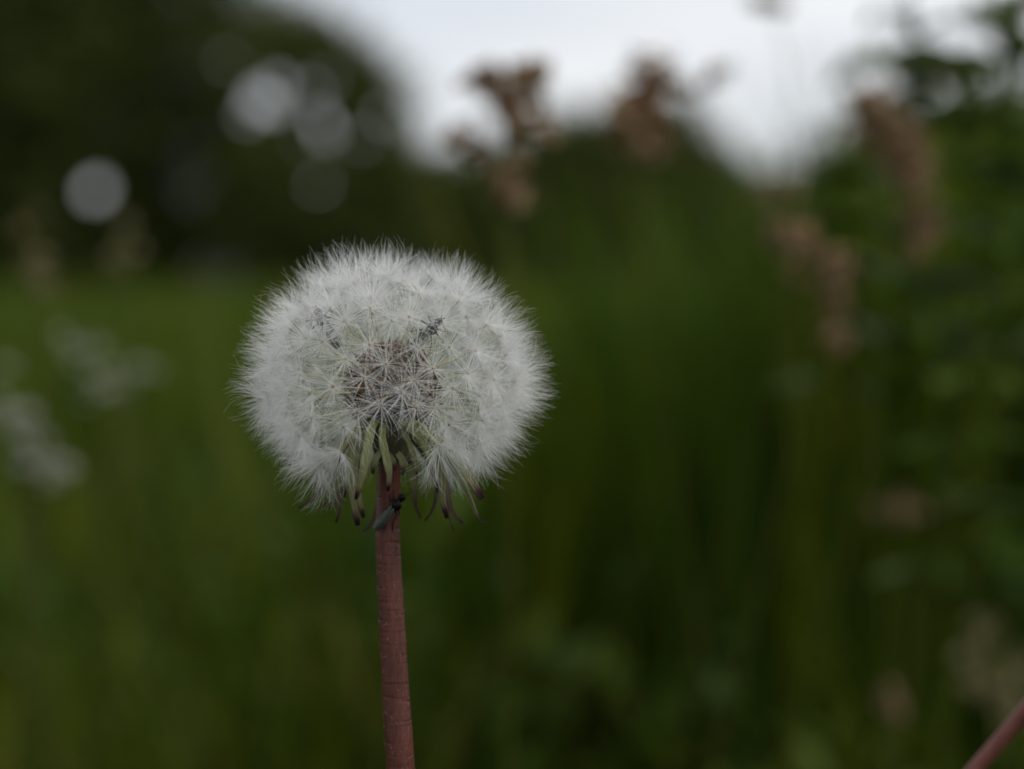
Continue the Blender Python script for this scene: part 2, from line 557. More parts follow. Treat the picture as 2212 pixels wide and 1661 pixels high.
GAPS = [(205, 412, 22), (216, 398, 13), (562, 215, 27), (535, 250, 16), (590, 228, 22), (490, 130, 13), (170, 262, 7), (240, 250, 8), (702, 170, 17), (675, 195, 18), (692, 255, 19),
        (705, 285, 21), (655, 300, 15), (685, 398, 15), (700, 385, 8), (600, 180, 22), (780, 300, 16), (830, 250, 16)]
tree("broadleaf_tree", "tall dark broadleaf tree with small sky gaps in its crown, behind the pale umbels", "tree",
     [(60, 90, 330), (170, -120, 340), (-200, 200, 380), (430, 130, 250), (120, 380, 250), (400, 380, 210), (-120, 470, 240), (250, 500, 170), (440, 540, 110), (330, 570, 90), (530, 120, 130), (60, 560, 120), (-60, 580, 130), (140, -480, 380), (-100, -380, 400)],
     30, 90000, 0.085, GAPS, 21, trunk_r=0.22, base_px=70)
tree("hawthorn_tree", "lower rounded dark tree joined to the tall tree's side", "tree",
     [(640, 200, 150), (760, 240, 120), (700, 380, 160), (600, 420, 150), (800, 420, 110), (840, 520, 90), (680, 130, 90), (620, 520, 110)],
     28, 52000, 0.075, GAPS, 22, trunk_r=0.13, base_px=610)
hedge = [
    ("dense low hawthorn bush between the rounded tree and the brown sorrel", [(900, 430, 110), (980, 480, 130), (850, 540, 90)], 34),
    ("dark hedge bush rising behind the tallest brown sorrel stalk", [(1100, 420, 120), (1210, 360, 120), (1290, 350, 110), (1150, 500, 150)], 35),
    ("broad rounded hedge bush forming the crest between two brown seed stalks", [(1370, 340, 130), (1450, 340, 120), (1420, 480, 170), (1510, 420, 110), (1290, 480, 130)], 33),
    ("lowest hedge bush, in the dip of the skyline", [(1570, 480, 130), (1690, 490, 120), (1640, 540, 110), (1760, 570, 90), (1520, 570, 90)], 36),
    ("hedge bush beyond the drooping brown seed heads", [(1830, 420, 130), (1930, 380, 140), (1880, 510, 140), (2000, 560, 110)], 34),
    ("tall hedge bush at the far end of the hedge", [(2080, 360, 160), (2200, 330, 170), (2150, 500, 160), (2060, 570, 110)], 35),
]
for i, (lb, lo, Y) in enumerate(hedge):
    tree("hedge_bush", lb, "bush", lo, Y, 22000, 0.07, (), 40 + i, "bushes of the far hedge", 0.07, tbase=0.5)

# ------------------------------------------------------------------ tall weeds behind
def leaf_blade(m, p0, d, length, width, t, droop=0.4, mat=0, side=None):
    """a broad pointed leaf with a fold along its midrib"""
    d = Vector(d).normalized()
    s = d.cross(Vector((0, 0, 1)))
    s = s.normalized() if s.length > 1e-3 else Vector((1, 0, 0))
    if side is not None:
        s = (s * math.cos(side) + d.cross(s) * math.sin(side)).normalized()
    nrm = s.cross(d).normalized()
    vs = []
    prof = [0.12, 0.55, 0.95, 1.0, 0.8, 0.45, 0.03]
    n = len(prof)
    for i, w in enumerate(prof):
        u = i / (n - 1)
        c = Vector(p0) + d * length * u + Vector((0, 0, -droop * length * u * u))
        e = width * 0.5 * w
        wav = 0.12 * width * math.sin(i * 2.1 + length * 40)
        vs += [c - s * e + nrm * (0.25 * e + wav), c, c + s * e + nrm * (0.25 * e - wav)]
    fs = []
    for i in range(n - 1):
        a = i * 3
        fs += [(a, a + 1, a + 4, a + 3), (a + 1, a + 2, a + 5, a + 4)]
    m.add(vs, fs, mat, t)


def seed_cloud(path, spread, n, size, seed, upto=1.0):
    """many small papery discs gathered round a stalk"""
    g = random.Random(seed)
    m = MB()
    L = len(path)
    lumps = []
    for k in range(max(6, n // 15)):
        u = g.random()
        i = min(int(u * (L - 1)), L - 2)
        c = path[i].lerp(path[i + 1], u * (L - 1) - i)
        sp = spread * (0.4 + 0.6 * math.sin(math.pi * min(1, u * 0.9 + 0.1)))
        lumps.append((c + Vector((g.gauss(0, 1), g.gauss(0, 1), g.gauss(0, 0.9))) * sp * 0.55, sp * g.uniform(0.16, 0.36), g.gauss(0, 0.22)))
    for k in range(n):
        c, sp, dt = g.choice(lumps)
        c = c + Vector((g.gauss(0, 1), g.gauss(0, 1), g.gauss(0, 1))) * sp
        a = Vector((g.gauss(0, 1), g.gauss(0, 1), g.gauss(0, 1))).normalized()
        b = a.cross(Vector((g.gauss(0, 1), g.gauss(0, 1), g.gauss(0, 1)))).normalized()
        s = size * g.uniform(0.6, 1.3)
        m.add([c - a * s, c + b * s * 0.7, c + a * s, c - b * s * 0.7, c + a.cross(b) * s * 0.35], [(0, 1, 4), (1, 2, 4), (2, 3, 4), (3, 0, 4), (3, 2, 1, 0)], 0, min(1, max(0, g.gauss(0.5 + dt, 0.2))))
    return m


def seeding_weed(name, label, cat, Y, stalk_px, heads, nleaf=4, seed=0, stem_r=0.0016, group=None, leafsize=0.09, seedmat='brownseed', stemt=0.4, disc=0.0028, zone=(0.45, 0.95), lw=0.26):
    """stalk_px: pixel polyline of the stalk; it runs on down to the ground. heads: (pixel polyline, spread px, count)"""
    g = random.Random(seed)
    k = KP * Y
    top = [at(px, py, Y + g.uniform(-0.02, 0.02)) for px, py in stalk_px]
    last = top[-1]
    foot = Vector((last.x + g.uniform(-0.07, 0.07), last.y + g.uniform(0.03, 0.12), 0))
    root = empty(name, foot)
    tag(root, label, cat, group)
    pts = [p - foot for p in top]
    pts.append(Vector((pts[-1].x * 0.4, pts[-1].y * 0.4, pts[-1].z * 0.45)))
    pts.append(Vector((0, 0, -0.005)))
    path = smooth_path(pts, 22)
    m = MB()
    m.tube(path, [stem_r * (0.45 + 0.75 * i / 21) for i in range(22)], 6, 0, stemt)
    m.build("stem", "greenstem", root)
    for j, (hp, sp, cnt) in enumerate(heads):
        hpts = [at(px, py, Y + g.uniform(-0.015, 0.015)) - foot for px, py in hp]
        near = min(path, key=lambda p: (p - hpts[-1]).length)
        hpath = smooth_path(hpts, 12) if len(hpts) > 2 else [hpts[0].lerp(hpts[-1], i / 11) for i in range(12)]
        hd = seed_cloud(hpath, sp * k, cnt, disc, seed * 13 + j)
        br = MB(); br.tube(smooth_path([hpts[0], hpts[len(hpts) // 2], hpts[-1], near], 12), stem_r * 0.5, 5, 0, stemt)
        ho = hd.build("seed_head", seedmat, root, smooth=False)
        ho["kind"] = "stuff"
        br.build("branch", "greenstem", ho)
    for j in range(nleaf):
        u = zone[0] + (zone[1] - zone[0]) * j / max(1, nleaf)
        p = path[int(u * 21)]
        a = g.uniform(0, 6.28)
        ml = MB()
        leaf_blade(ml, p, (math.cos(a), math.sin(a), 0.6), leafsize * g.uniform(0.7, 1.3), leafsize * lw, g.uniform(0.2, 0.8), 0.5)
        ml.build("leaf", "weedleaf", root)
    return root


G1 = "brown seeding sorrel stalks"
seeding_weed("sorrel", "sorrel stalk with forked reddish brown seed head, standing free against the sky", "weed", 0.72,
             [(1085, 150), (1088, 250), (1095, 400), (1100, 620)],
             [([(1025, 185), (1060, 165), (1085, 230)], 42, 420), ([(1160, 150), (1130, 185), (1090, 240)], 42, 380), ([(1150, 215), (1165, 270), (1120, 250), (1095, 300)], 38, 340), ([(985, 300), (1010, 290), (1090, 360)], 30, 190), ([(1115, 345), (1110, 410), (1097, 420)], 32, 210)], 0, 1, 0.0009, group=G1, disc=0.0017)
seeding_weed("sorrel", "sorrel stalk with dense upright brown seed head in front of the broad hedge bush", "weed", 0.80,
             [(1400, 175), (1398, 300), (1405, 450), (1415, 640)],
             [([(1405, 165), (1395, 220), (1400, 300)], 60, 520), ([(1350, 220), (1370, 270), (1400, 330)], 40, 300)], 0, 2, 0.0008, group=G1, disc=0.0020)
seeding_weed("sorrel", "tall sorrel with long arching brown seed head hanging beside the leafy stem", "weed", 0.80,
             [(1865, 215), (1890, 250), (1900, 420), (1890, 660)],
             [([(1865, 210), (1905, 270), (1950, 320), (1985, 400), (1995, 500), (1975, 545)], 50, 950), ([(1930, 300), (1900, 330)], 40, 200)], 0, 3, 0.0008, group=G1, disc=0.0019)
seeding_weed("sorrel", "shorter sorrel with arching brown seed head, lower than the long arching one", "weed", 0.76,
             [(1690, 470), (1700, 520), (1715, 700), (1720, 900)],
             [([(1640, 520), (1690, 490), (1750, 520), (1785, 590), (1800, 680), (1808, 745)], 42, 560), ([(1690, 480), (1740, 540)], 40, 110)], 0, 4, 0.0008, group=G1, disc=0.0018)
seeding_weed("sorrel", "sorrel with small pale green unripe flower tuft above the shorter arching one", "weed", 0.76,
             [(1695, 410), (1700, 470), (1690, 700)], [([(1640, 425), (1700, 410), (1740, 425)], 30, 130)], 0, 5, 0.0007, group=G1, seedmat='straw', disc=0.0018)
seeding_weed("plantain", "low brown seed knob on a thin stalk amid the dark grass", "weed", 0.98,
             [(1950, 1100), (1960, 1200), (1965, 1400)], [([(1935, 1090), (1970, 1115)], 52, 90)], 1, 6, 0.0011, disc=0.0018)
seeding_weed("plantain", "smallest reddish seed knob down in the dark grass", "weed", 0.98,
             [(1935, 1520), (1940, 1590), (1945, 1650)], [([(1920, 1520), (1955, 1535)], 30, 70)], 1, 7)
seeding_weed("sorrel", "straw coloured ragged seed spike close above the bare pink stem", "weed", 0.95,
             [(2140, 1350), (2150, 1450), (2160, 1600)], [([(2140, 1330), (2130, 1420), (2165, 1480), (2160, 1560)], 50, 240)], 1, 8, group=G1, seedmat='straw')
seeding_weed("grass_stalk", "thin stalk with tiny grey seed tuft reaching highest into the sky", "weed", 0.85,
             [(1660, 5), (1690, 40), (1700, 300), (1690, 620)], [([(1620, 0), (1660, 10), (1700, 25)], 20, 170)], 0, 9, 0.0005, disc=0.0016)
seeding_weed("grass_stalk", "thin stalk with sparse nodding tuft between the sorrels on the skyline", "weed", 0.85,
             [(1500, 190), (1480, 260), (1470, 620)], [([(1590, 150), (1550, 155), (1500, 190)], 18, 150), ([(1470, 190), (1490, 200)], 16, 80)], 0, 10, 0.0005, disc=0.0016)
seeding_weed("willowherb", "leafy green stem with drooping leaves, tallest of the weeds", "weed", 0.86,
             [(1955, -60), (1965, 60), (2040, 150), (2085, 260), (2120, 420), (2130, 640)],
             [([(1990, 90), (2040, 140), (2060, 190), (2090, 260)], 46, 260)], 36, 11, 0.0014, lw=0.34, leafsize=0.042, seedmat='weedleaf', zone=(0.05, 0.5))
seeding_weed("willowherb", "bushy green stem set close beside the tallest leafy weed", "weed", 0.95,
             [(1960, 170), (1965, 300), (1960, 460), (1955, 640)], [([(1955, 180), (1965, 240)], 50, 60)], 34, 12, 0.0015, lw=0.32, leafsize=0.06, seedmat='weedleaf', zone=(0.0, 0.32))
seeding_weed("willowherb", "pale green leafy stem at the thick end of the weed clump", "weed", 0.95,
             [(2190, 40), (2180, 240), (2190, 460), (2200, 640)], [([(2190, 60), (2180, 260)], 50, 80)], 30, 13, 0.0013, lw=0.32, leafsize=0.06, seedmat='weedleaf', zone=(0.0, 0.32))
# dry stalks by the pale umbels
seeding_weed("dry_grass_stalk", "thick pale dry stalk rising out of the white umbels", "weed", 1.0,
             [(70, 400), (72, 560), (80, 760), (85, 1000)], [([(70, 430), (72, 560), (75, 680)], 40, 90)], 0, 14, 0.0016, seedmat='straw', stemt=0.3)
seeding_weed("dry_grass_stalk", "slender brown dry stalk apart from the white umbels, before the tall tree", "weed", 1.05,
             [(265, 470), (268, 600), (272, 760), (278, 1000)], [([(262, 480), (268, 620)], 30, 40)], 0, 15, 0.0014, seedmat='straw', stemt=0.3)


# white umbels
def umbel(label, Y, tops, seed):
    g = random.Random(seed)
    cx = sum(t[0] for t in tops) / len(tops)
    foot = at(cx + g.uniform(-30, 30), 1300, Y); foot.z = 0
    root = empty("white_umbel", foot)
    tag(root, label, "flower", "pale umbels in the meadow")
    fork = at(cx, max(t[1] for t in tops) + 160, Y) - foot
    m = MB(); m.tube(smooth_path([fork, fork * 0.5 + Vector((0.004, 0, 0)), (0, 0, -0.005)], 8), 0.0014, 6, 0, 0.0)
    m.build("stem", "greenstem", root)
    for (px, py, rp) in tops:
        c = at(px, py, Y + g.uniform(-0.03, 0.03)) - foot
        rr = rp * KP * Y
        b = MB(); b.tube(smooth_path([c - Vector((0, 0, 0.006)), fork.lerp(c, 0.6) + Vector((0, 0, -0.01)), fork], 8), 0.0008, 5, 0, 0.0)
        f = MB()
        sub = []
        for k in range(7):
            a = g.uniform(0, 6.28); rad = rr * math.sqrt(g.random())
            sub.append((c + Vector((math.cos(a) * rad, math.sin(a) * rad, g.gauss(0, 0.35 * rr))), rr * g.uniform(0.14, 0.34)))
        for k in range(100):
            sc_, sr_ = g.choice(sub)
            a = g.uniform(0, 6.28)
            p = sc_ + Vector((g.gauss(0, 1), g.gauss(0, 1), g.gauss(0, 0.45))) * sr_ * 0.6
            for j in range(5):
                th = a + j * 1.2566
                d = Vector((math.cos(th), math.sin(th), 0.35)) * 0.0019
                s = Vector((-math.sin(th), math.cos(th), 0)) * 0.0009
                f.add([p, p + d * 0.6 + s, p + d, p + d * 0.6 - s], [(0, 1, 2, 3)], 0, g.random())
        fo = f.build("flower_head", "petal", root, smooth=False); fo["kind"] = "stuff"
        b.build("ray", "greenstem", fo)
    return root


umbel("white umbel with two flat heads beside the slender dry stalk", 1.2, [(180, 760, 60), (235, 830, 50)], 31)
umbel("small white umbel standing a little apart from the other umbels toward the dandelion", 1.25, [(290, 800, 50)], 32)
umbel("white umbel with the broadest head, at the foot of the thick dry stalk", 1.1, [(30, 860, 75), (70, 950, 55)], 33)
umbel("lowest pale umbel, drooping below the broadest white head", 1.05, [(130, 1020, 45), (40, 1000, 50)], 34)

# broad-leaved rosettes low in the meadow
def rosette(px, py, Y, n, size, label, seed, t0):
    g = random.Random(seed)
    p = at(px, py, Y); p.z = max(0.0, min(p.z, 0.12)) * 0.0
    root = empty("dock_rosette", p)
    tag(root, label, "plant", "dock rosettes in the meadow")
    for j in range(n):
        a = 6.283 * j / n + g.uniform(-.3, .3)
        m = MB()
        leaf_blade(m, (0, 0, -0.003), (math.cos(a), math.sin(a), g.uniform(0.9, 2.0)), size * g.uniform(0.7, 1.2), size * 0.3, min(1, max(0, t0 + g.uniform(-.25, .25))), 0.35)
        m.build("leaf", "weedleaf", root)


spots = [(1360, 1330, 1.5), (2060, 1480, 1.3), (560, 1480, 1.4), (310, 1560, 1.25), (1620, 1150, 1.9), (480, 1250, 1.9), (900, 1300, 1.7),
         (1330, 1000, 2.4), (1960, 900, 2.6), (2100, 1250, 1.6), (200, 1300, 1.6), (1720, 1560, 1.5), (700, 1120, 2.3), (60, 1430, 1.4), (950, 1650, 1.4), (1280, 820, 3.3), (1620, 850, 3.0), (560, 900, 3.2)]
for i, (px, py, Y) in enumerate(spots):
    rosette(px, py, Y, 7, 0.15 if Y < 2 else 0.24, "broad green dock leaves growing low among the meadow grass", 60 + i, 0.55)

# tall green grass tufts at the weed clump
def tuft(px, Y, n, hmax, label, seed, t0, spread=0.05, group="tall grass tufts among the sorrels"):
    g = random.Random(seed)
    p = at(px, 800, Y); p.z = 0
    root = empty("grass_tuft", p)
    tag(root, label, "grass tuft", group)
    m = MB()
    for k in range(n):
        a = g.uniform(0, 6.28); r0 = spread * math.sqrt(g.random())
        b = Vector((math.cos(a) * r0, math.sin(a) * r0, -0.005))
        hh = hmax * g.uniform(0.55, 1.0)
        ln = Vector((math.cos(a), math.sin(a), 0)) * hh * g.uniform(0.04, 0.26)
        w = Vector((-math.sin(a + g.uniform(-1, 1)), math.cos(a), 0)).normalized() * g.uniform(0.0016, 0.0034)
        vs = []
        for i, (s, ww) in enumerate([(0, .8), (.35, 1), (.7, .75), (1, .08)]):
            c = b + ln * s ** 2 + Vector((0, 0, hh * (s - 0.12 * s ** 3)))
            vs += [c - w * ww, c + w * ww]
        m.add(vs, [(0, 1, 3, 2), (2, 3, 5, 4), (4, 5, 7, 6)], 0, min(1, max(0, g.gauss(t0, 0.18))))
    o = m.build("blades", "grass", root)
    o["kind"] = "stuff"


for i, (px, Y, hm, t0) in enumerate([(980, 1.6, .29, .5), (1090, 1.35, .33, .6), (1180, 1.7, .30, .3), (1290, 1.5, .31, .35), (1400, 1.35, .40, .6), (1470, 1.6, .42, .5),
                                      (1560, 1.5, .37, .4), (1640, 1.3, .35, .5), (1740, 1.45, .38, .45), (1820, 1.6, .42, .45), (1890, 1.3, .40, .5), (1960, 1.5, .43, .5),
                                      (2040, 1.35, .38, .3), (2120, 1.5, .43, .5), (2190, 1.3, .43, .55), (2240, 1.5, .45, .6), (1530, 1.9, .36, .5), (1850, 1.9, .38, .4), (2080, 1.8, .38, .45), (1330, 2.0, .34, .6)]):
    tuft(px, Y, 240, hm * (1.12 if px < 1400 else 1.25 if px < 2000 else 1.36), "tall tuft of green grass blades among the brown sorrel stalks", 200 + i, t0 - 0.12)

# low broad-leaved herbs mixed through the sward (uncountable)
hx, hy, hr_ = wedge(230, 1.05, 4.5, R(33), 1.1)
hcs = [(a_, b_, float(rng.uniform(0.07, 0.21)), float(rng.uniform(0.03, 0.075)) * (1 + 0.12 * c_)) for a_, b_, c_ in zip(hx, hy, hr_)]
co, fa, ti = leafy(hcs, 17000, 0.015, (), 91, 1.0, 0.55, 0.45)
tag(obj("meadow_herbs", raw_mesh("meadow_herbs", co, fa, ti, 'weedleaf')), "small broad leaves of low herbs mixed through the meadow grass", "herbs", kind="stuff")
for i, (px, Y, hm, t0) in enumerate([(40, 3.2, .40, .5), (180, 4.2, .43, .4), (330, 3.6, .42, .55), (460, 4.8, .46, .6), (520, 3.0, .39, .5), (640, 4.0, .42, .4), (760, 3.4, .40, .45), (860, 4.4, .44, .5), (930, 3.0, .39, .4), (110, 5.2, .46, .35), (400, 2.6, .36, .45), (250, 2.4, .35, .6)]):
    tuft(px, Y, 260, hm, "loose tuft of tall grass standing out in the open meadow before the dark trees", 400 + i, t0, 0.16, "tall grass tufts in the open meadow")

# ------------------------------------------------------------------ the dandelion
HC = at(850, 812, Y0)                          # middle of the seed head
stem_px = [(843, 985, Y0), (840, 1060, Y0), (838, 1150, Y0 - .0005), (845, 1320, Y0 - .002), (855, 1500, Y0 - .004), (865, 1661, Y0 - .006)]
stem_pts = [at(*p) for p in stem_px]
d_ = stem_pts[-1] - stem_pts[-2]
p_ = stem_pts[-1]
for fz in (0.2, 0.1, -0.01):
    s_ = (p_.z - fz) / -d_.z
    stem_pts.append(Vector((p_.x + d_.x * s_ * 0.55, p_.y + d_.y * s_ * 0.5, fz)))
foot = Vector((stem_pts[-1].x, stem_pts[-1].y, 0.0))
DAN = empty("dandelion", foot)
tag(DAN, "round white dandelion seed head on a thick reddish stem", "dandelion")


def loc(p):
    return Vector(p) - foot


full = smooth_path([loc(p) for p in stem_pts], 2400)
path = full[:460] + full[460::60]
NP = len(path)
z_top, z_bot = path[0].z, path[-1].z
wr = [rnd.random() for _ in range(NP)]


def stem_r(i):
    u = (z_top - path[i].z) / 0.045
    base = 1.66 + 0.42 * min(u, 1.0) + 0.10 * max(0.0, u - 1)
    return base * MM


WRINK = [(z_top - rnd.uniform(0.006, 0.062), rnd.uniform(0.00012, 0.0003), rnd.uniform(-2.6, 0.6), rnd.uniform(0.008, 0.030)) for _ in range(15)]


def stem_wob(i, th):
    ridge = 0.014 * math.sin(5 * th + 0.01 * i) + 0.008 * math.sin(9 * th + 1.3)
    w = 0.0
    for (zc, sg, ph, dp) in WRINK:
        dz = (path[i].z - zc + 0.0003 * math.cos(th - ph)) / sg
        if abs(dz) < 3:
            w -= dp * math.exp(-dz * dz) * max(0.0, math.cos((th - ph) * 0.8))
    return 1 + ridge + w


m = MB()
m.tube(path, [stem_r(i) for i in range(NP)], 36, 0, 0.5, True, stem_wob)
m.build("stem", "scape", DAN)
# sparse white wisps of hair on the stem
m = MB()
for k in range(130):
    i = rnd.randint(80, 455)
    c = path[i]
    a = rnd.uniform(math.pi, 2 * math.pi)
    rr = stem_r(i) * 1.0
    n = Vector((math.cos(a), math.sin(a), 0))
    tdir = Vector((-math.sin(a), math.cos(a), 0)) * rnd.uniform(-1, 1) + Vector((0, 0, rnd.choice((-1, 1)) * rnd.uniform(0.3, 1.2)))
    L = rnd.uniform(0.25, 0.9) * MM
    p0 = c + n * rr
    m.tube([p0, p0 + tdir.normalized() * L * 0.5 + n * 0.12 * MM, p0 + tdir.normalized() * L + n * rnd.uniform(0.0, 0.15) * MM], [0.014 * MM, 0.012 * MM, 0.006 * MM], 3, 0)
o = m.build("stem_hairs", "fuzz", DAN); o["kind"] = "stuff"

# receptacle dome and involucre cup
RC = loc(at(849, 842, Y0))                     # centre the seeds radiate from
jct = path[2]
axis = (RC - jct).normalized()
hj = (RC - jct).length
m = MB()
m.lathe([(1.6 * MM, -0.6 * MM), (2.3 * MM, 0.4 * MM), (2.9 * MM, 2.2 * MM), (3.3 * MM, 4.2 * MM), (3.9 * MM, hj - 1.6 * MM), (4.3 * MM, hj - 0.4 * MM)], 28, 0, jct, axis,
        wob=lambda i, th: 1 + 0.05 * math.sin(13 * th) * (i > 0))
m.build("involucre", "involucre", DAN)
m = MB()
m.lathe([(4.25 * MM, -0.5 * MM), (4.4 * MM, 0.3 * MM), (4.0 * MM, 1.7 * MM), (3.0 * MM, 3.0 * MM), (1.6 * MM, 3.9 * MM), (0.2 * MM, 4.2 * MM)], 28, 0, RC, axis)
m.build("receptacle", "receptacle", DAN)

# pappus parasols: shared variants, axis +z, hub at the origin
def pappus_mesh(seed, nh=172, rk=0.78):
    g = random.Random(seed)
    m = MB()
    open_ = g.uniform(56, 74)
    for k in range(nh):
        az = 2.39996 * k + g.uniform(-0.3, 0.3)
        th = R(min(100, max(18, g.gauss(open_, 12))))
        L = g.uniform(4.6, 7.1) * MM * (1.05 - 0.10 * (th / 1.57))
        bend = g.gauss(0.16, 0.24)
        sway = g.gauss(0, 0.16)
        pts = []
        for i in range(6):
            u = i / 5
            t_ = th - bend * u * u
            a_ = az + sway * u * u
            pts.append(Vector((math.sin(t_) * math.cos(a_), math.sin(t_) * math.sin(a_), math.cos(t_))) * (0.16 * MM + L * u))
        m.tube(pts, [k_ * rk * MM for k_ in (0.022, 0.021, 0.020, 0.017, 0.013, 0.005)], 3, 0, 0.5, False)
    m.lathe([(0.05 * MM, -0.32 * MM), (0.16 * MM, -0.2 * MM), (0.25 * MM, 0.05 * MM), (0.25 * MM, 0.26 * MM), (0.20 * MM, 0.38 * MM), (0.06 * MM, 0.42 * MM)], 10, 1)
    return m.mesh("pappus", ['hair', 'hub'])


PAP = [pappus_mesh(300 + k) for k in range(12)]
PAPF = [pappus_mesh(330 + k, 66, 0.86) for k in range(8)]
m = MB()
m.lathe([(0.14 * MM, 0), (0.42 * MM, 0.5 * MM), (0.70 * MM, 1.5 * MM), (0.76 * MM, 2.4 * MM), (0.52 * MM, 3.1 * MM), (0.14 * MM, 3.5 * MM), (0.07 * MM, 4.0 * MM)], 10, 0,
        wob=lambda i, th: 1 + 0.10 * math.sin(5 * th))
ACH = m.mesh("achene", ['achene'])
BEAK = []
for k in range(5):
    m = MB()
    bx, by = rnd.uniform(-.5, .5) * MM, rnd.uniform(-.5, .5) * MM
    m.tube([Vector((bx * math.sin(math.pi * u / 6), by * math.sin(math.pi * u / 6), u / 6)) for u in range(7)], [0.075 * MM] * 6 + [0.085 * MM], 5, 0, 0.5, False)
    BEAK.append(m.mesh("beak", ['beak']))

A_, CU, CD = 17.2 * MM, 13.9 * MM, 13.4 * MM
crop_hubs = [(799, 586), (1102, 583), (1209, 560), (1407, 585), (956, 731), (1255, 745), (1462, 750), (1627, 775), (660, 718), (548, 700), (806, 823), (1062, 856),
             (1360, 885), (515, 888), (922, 941), (1240, 962), (1487, 1008), (1655, 1060), (727, 998), (1163, 1036), (1257, 1132), (1378, 1134), (880, 1161),
             (1030, 1115), (589, 1195), (792, 1249), (512, 1325), (435, 1047), (770, 1420), (695, 1435), (632, 1502), (1665, 1210), (1458, 1240), (1405, 1375),
             (1565, 1310), (1680, 1365), (1575, 915), (1520, 460), (1270, 410), (1060, 310), (850, 360), (710, 520), (960, 505), (300, 1085)]
hubs = []
hc = loc(HC)
for cx, cy_ in crop_hubs:
    px, py = 475.2 + 0.3381 * cx, 496.8 + 0.3381 * cy_
    Y = Y0 - 0.012
    for _ in range(4):
        p = loc(at(px, py, Y)) - hc
        cz = CU if p.z > 0 else CD
        s = 1 - (p.x / A_) ** 2 - (p.z / cz) ** 2
        Y = Y0 - A_ * math.sqrt(max(s, 0.02))
    hubs.append(loc(at(px, py, Y)) - hc)
g = random.Random(5)
tries = 0
while tries < 9000:
    tries += 1
    u = g.uniform(-0.86, 1)
    a = g.uniform(0, 2 * math.pi)
    if u < -0.66 and math.sin(a) < 0.05:
        continue
    r_ = math.sqrt(1 - u * u)
    p = Vector((A_ * r_ * math.cos(a), A_ * r_ * math.sin(a), (CU if u > 0 else CD) * u))
    if p.y < -4 * MM and p.z < -4 * MM and abs(p.x) < 9 * MM:
        continue
    dmin = (6.9 * MM if math.hypot(p.x, p.z) < 10 * MM else 4.9 * MM) if p.y < -2 * MM else 4.0 * MM
    if p.z < 0 and abs(p.x) > 9 * MM:
        dmin = 3.7 * MM
    if all((p - h_).length > dmin for h_ in hubs):
        hubs.append(p * (1 + g.gauss(-0.01, 0.045)))
print("seeds", len(hubs))
rc = RC
for i, hp in enumerate(hubs):
    d = (hp + hc) - rc
    dn = d.normalized()
    seed_o = empty("seed", rc + dn * 3.9 * MM, DAN)
    seed_o.rotation_mode = 'QUATERNION'
    # lean the parasol towards the outward normal of the head
    nrm = Vector((hp.x / A_ ** 2, hp.y / A_ ** 2, hp.z / (CU if hp.z > 0 else CD) ** 2)).normalized()
    ax = (dn * 0.45 + nrm * 0.55 + Vector((g.gauss(0, .09), g.gauss(0, .09), g.gauss(0, .09)))).normalized()
    q0 = Vector((0, 0, 1)).rotation_difference(dn) @ Quaternion((0, 0, 1), g.uniform(0, 6.28))
    seed_o.rotation_quaternion = q0
    L = d.length - 3.9 * MM
    ao = obj("achene", ACH, seed_o)
    bo = obj("beak", BEAK[i % 5], seed_o)
    bo.location = (0, 0, 3.7 * MM); bo.scale = (1, 1, max(0.5 * MM, L - 3.9 * MM))
    core = hp.y < 0 and math.hypot(hp.x, hp.z * 1.2) < 10.5 * MM
    po = obj("pappus", PAPF[i % 8] if core else PAP[i % 12], seed_o)
    po.location = (0, 0, L)
    po.rotation_mode = 'QUATERNION'
    po.rotation_quaternion = q0.inverted() @ (Vector((0, 0, 1)).rotation_difference(ax) @ Quaternion((0, 0, 1), g.uniform(0, 6.28)))
    s = g.uniform(0.88, 1.1)
    po.scale = (s, s, s)


# bracts: reflexed ribbons; pixel paths in the second study crop
def c2(x, y, dy):
    return loc(at(594 + 0.244 * x, 918 + 0.244 * y, Y0 + dy * MM))


def bract(pts, width, mat, facing=(0, -1, 0), curl=0.25, tipw=0.75, twist=0.0):
    P = smooth_path([c2(*p) for p in pts], 14)
    m = MB()
    vs, tt, fs = [], [], []
    n = len(P)
    for i in range(n):
        u = i / (n - 1)
        tan = (P[min(i + 1, n - 1)] - P[max(i - 1, 0)]).normalized()
        f = Vector(facing)
        f.rotate(Quaternion(tan, twist * u))
        side = tan.cross(f).normalized()
        f = side.cross(tan).normalized()
        wp = 0.85 + 0.25 * math.sin(math.pi * min(1, u * 1.15))
        if u > 0.72:
            wp *= 1 - (1 - tipw) * (u - 0.72) / 0.28
        if u > 0.93:
            wp *= 0.7
        hw = width * 0.45 * wp * MM * (1 + 0.07 * math.sin(i * 1.9 + width * 9))
        rows = [(-1, curl), (-0.55, curl * 0.25), (0, 0.0), (0.55, curl * 0.25), (1, curl)]
        for (s, e) in rows:
            vs.append(P[i] + side * hw * s + f * hw * e)
            tt.append(u)
        for (s, e) in reversed(rows):
            vs.append(P[i] + side * hw * s + f * (hw * e - 0.14 * MM))
            tt.append(u)
    k = 10
    for i in range(n - 1):
        for j in range(k):
            fs.append((i * k + j, i * k + (j + 1) % k, (i + 1) * k + (j + 1) % k, (i + 1) * k + j))
    fs.append(tuple(range(k - 1, -1, -1)))
    fs.append(tuple((n - 1) * k + j for j in range(k)))
    m.add(vs, fs, 0, tt)
    o = m.build("bract", mat, DAN, tattr="t")
    a = o.data.attributes.new("uvw", 'FLOAT_VECTOR', 'POINT')
    a.data.foreach_set("vector", [c for i in range(n) for j in range(k) for c in ((j if j < 5 else 9 - j) * 0.5, i * 0.08, 0.0)])
    return o


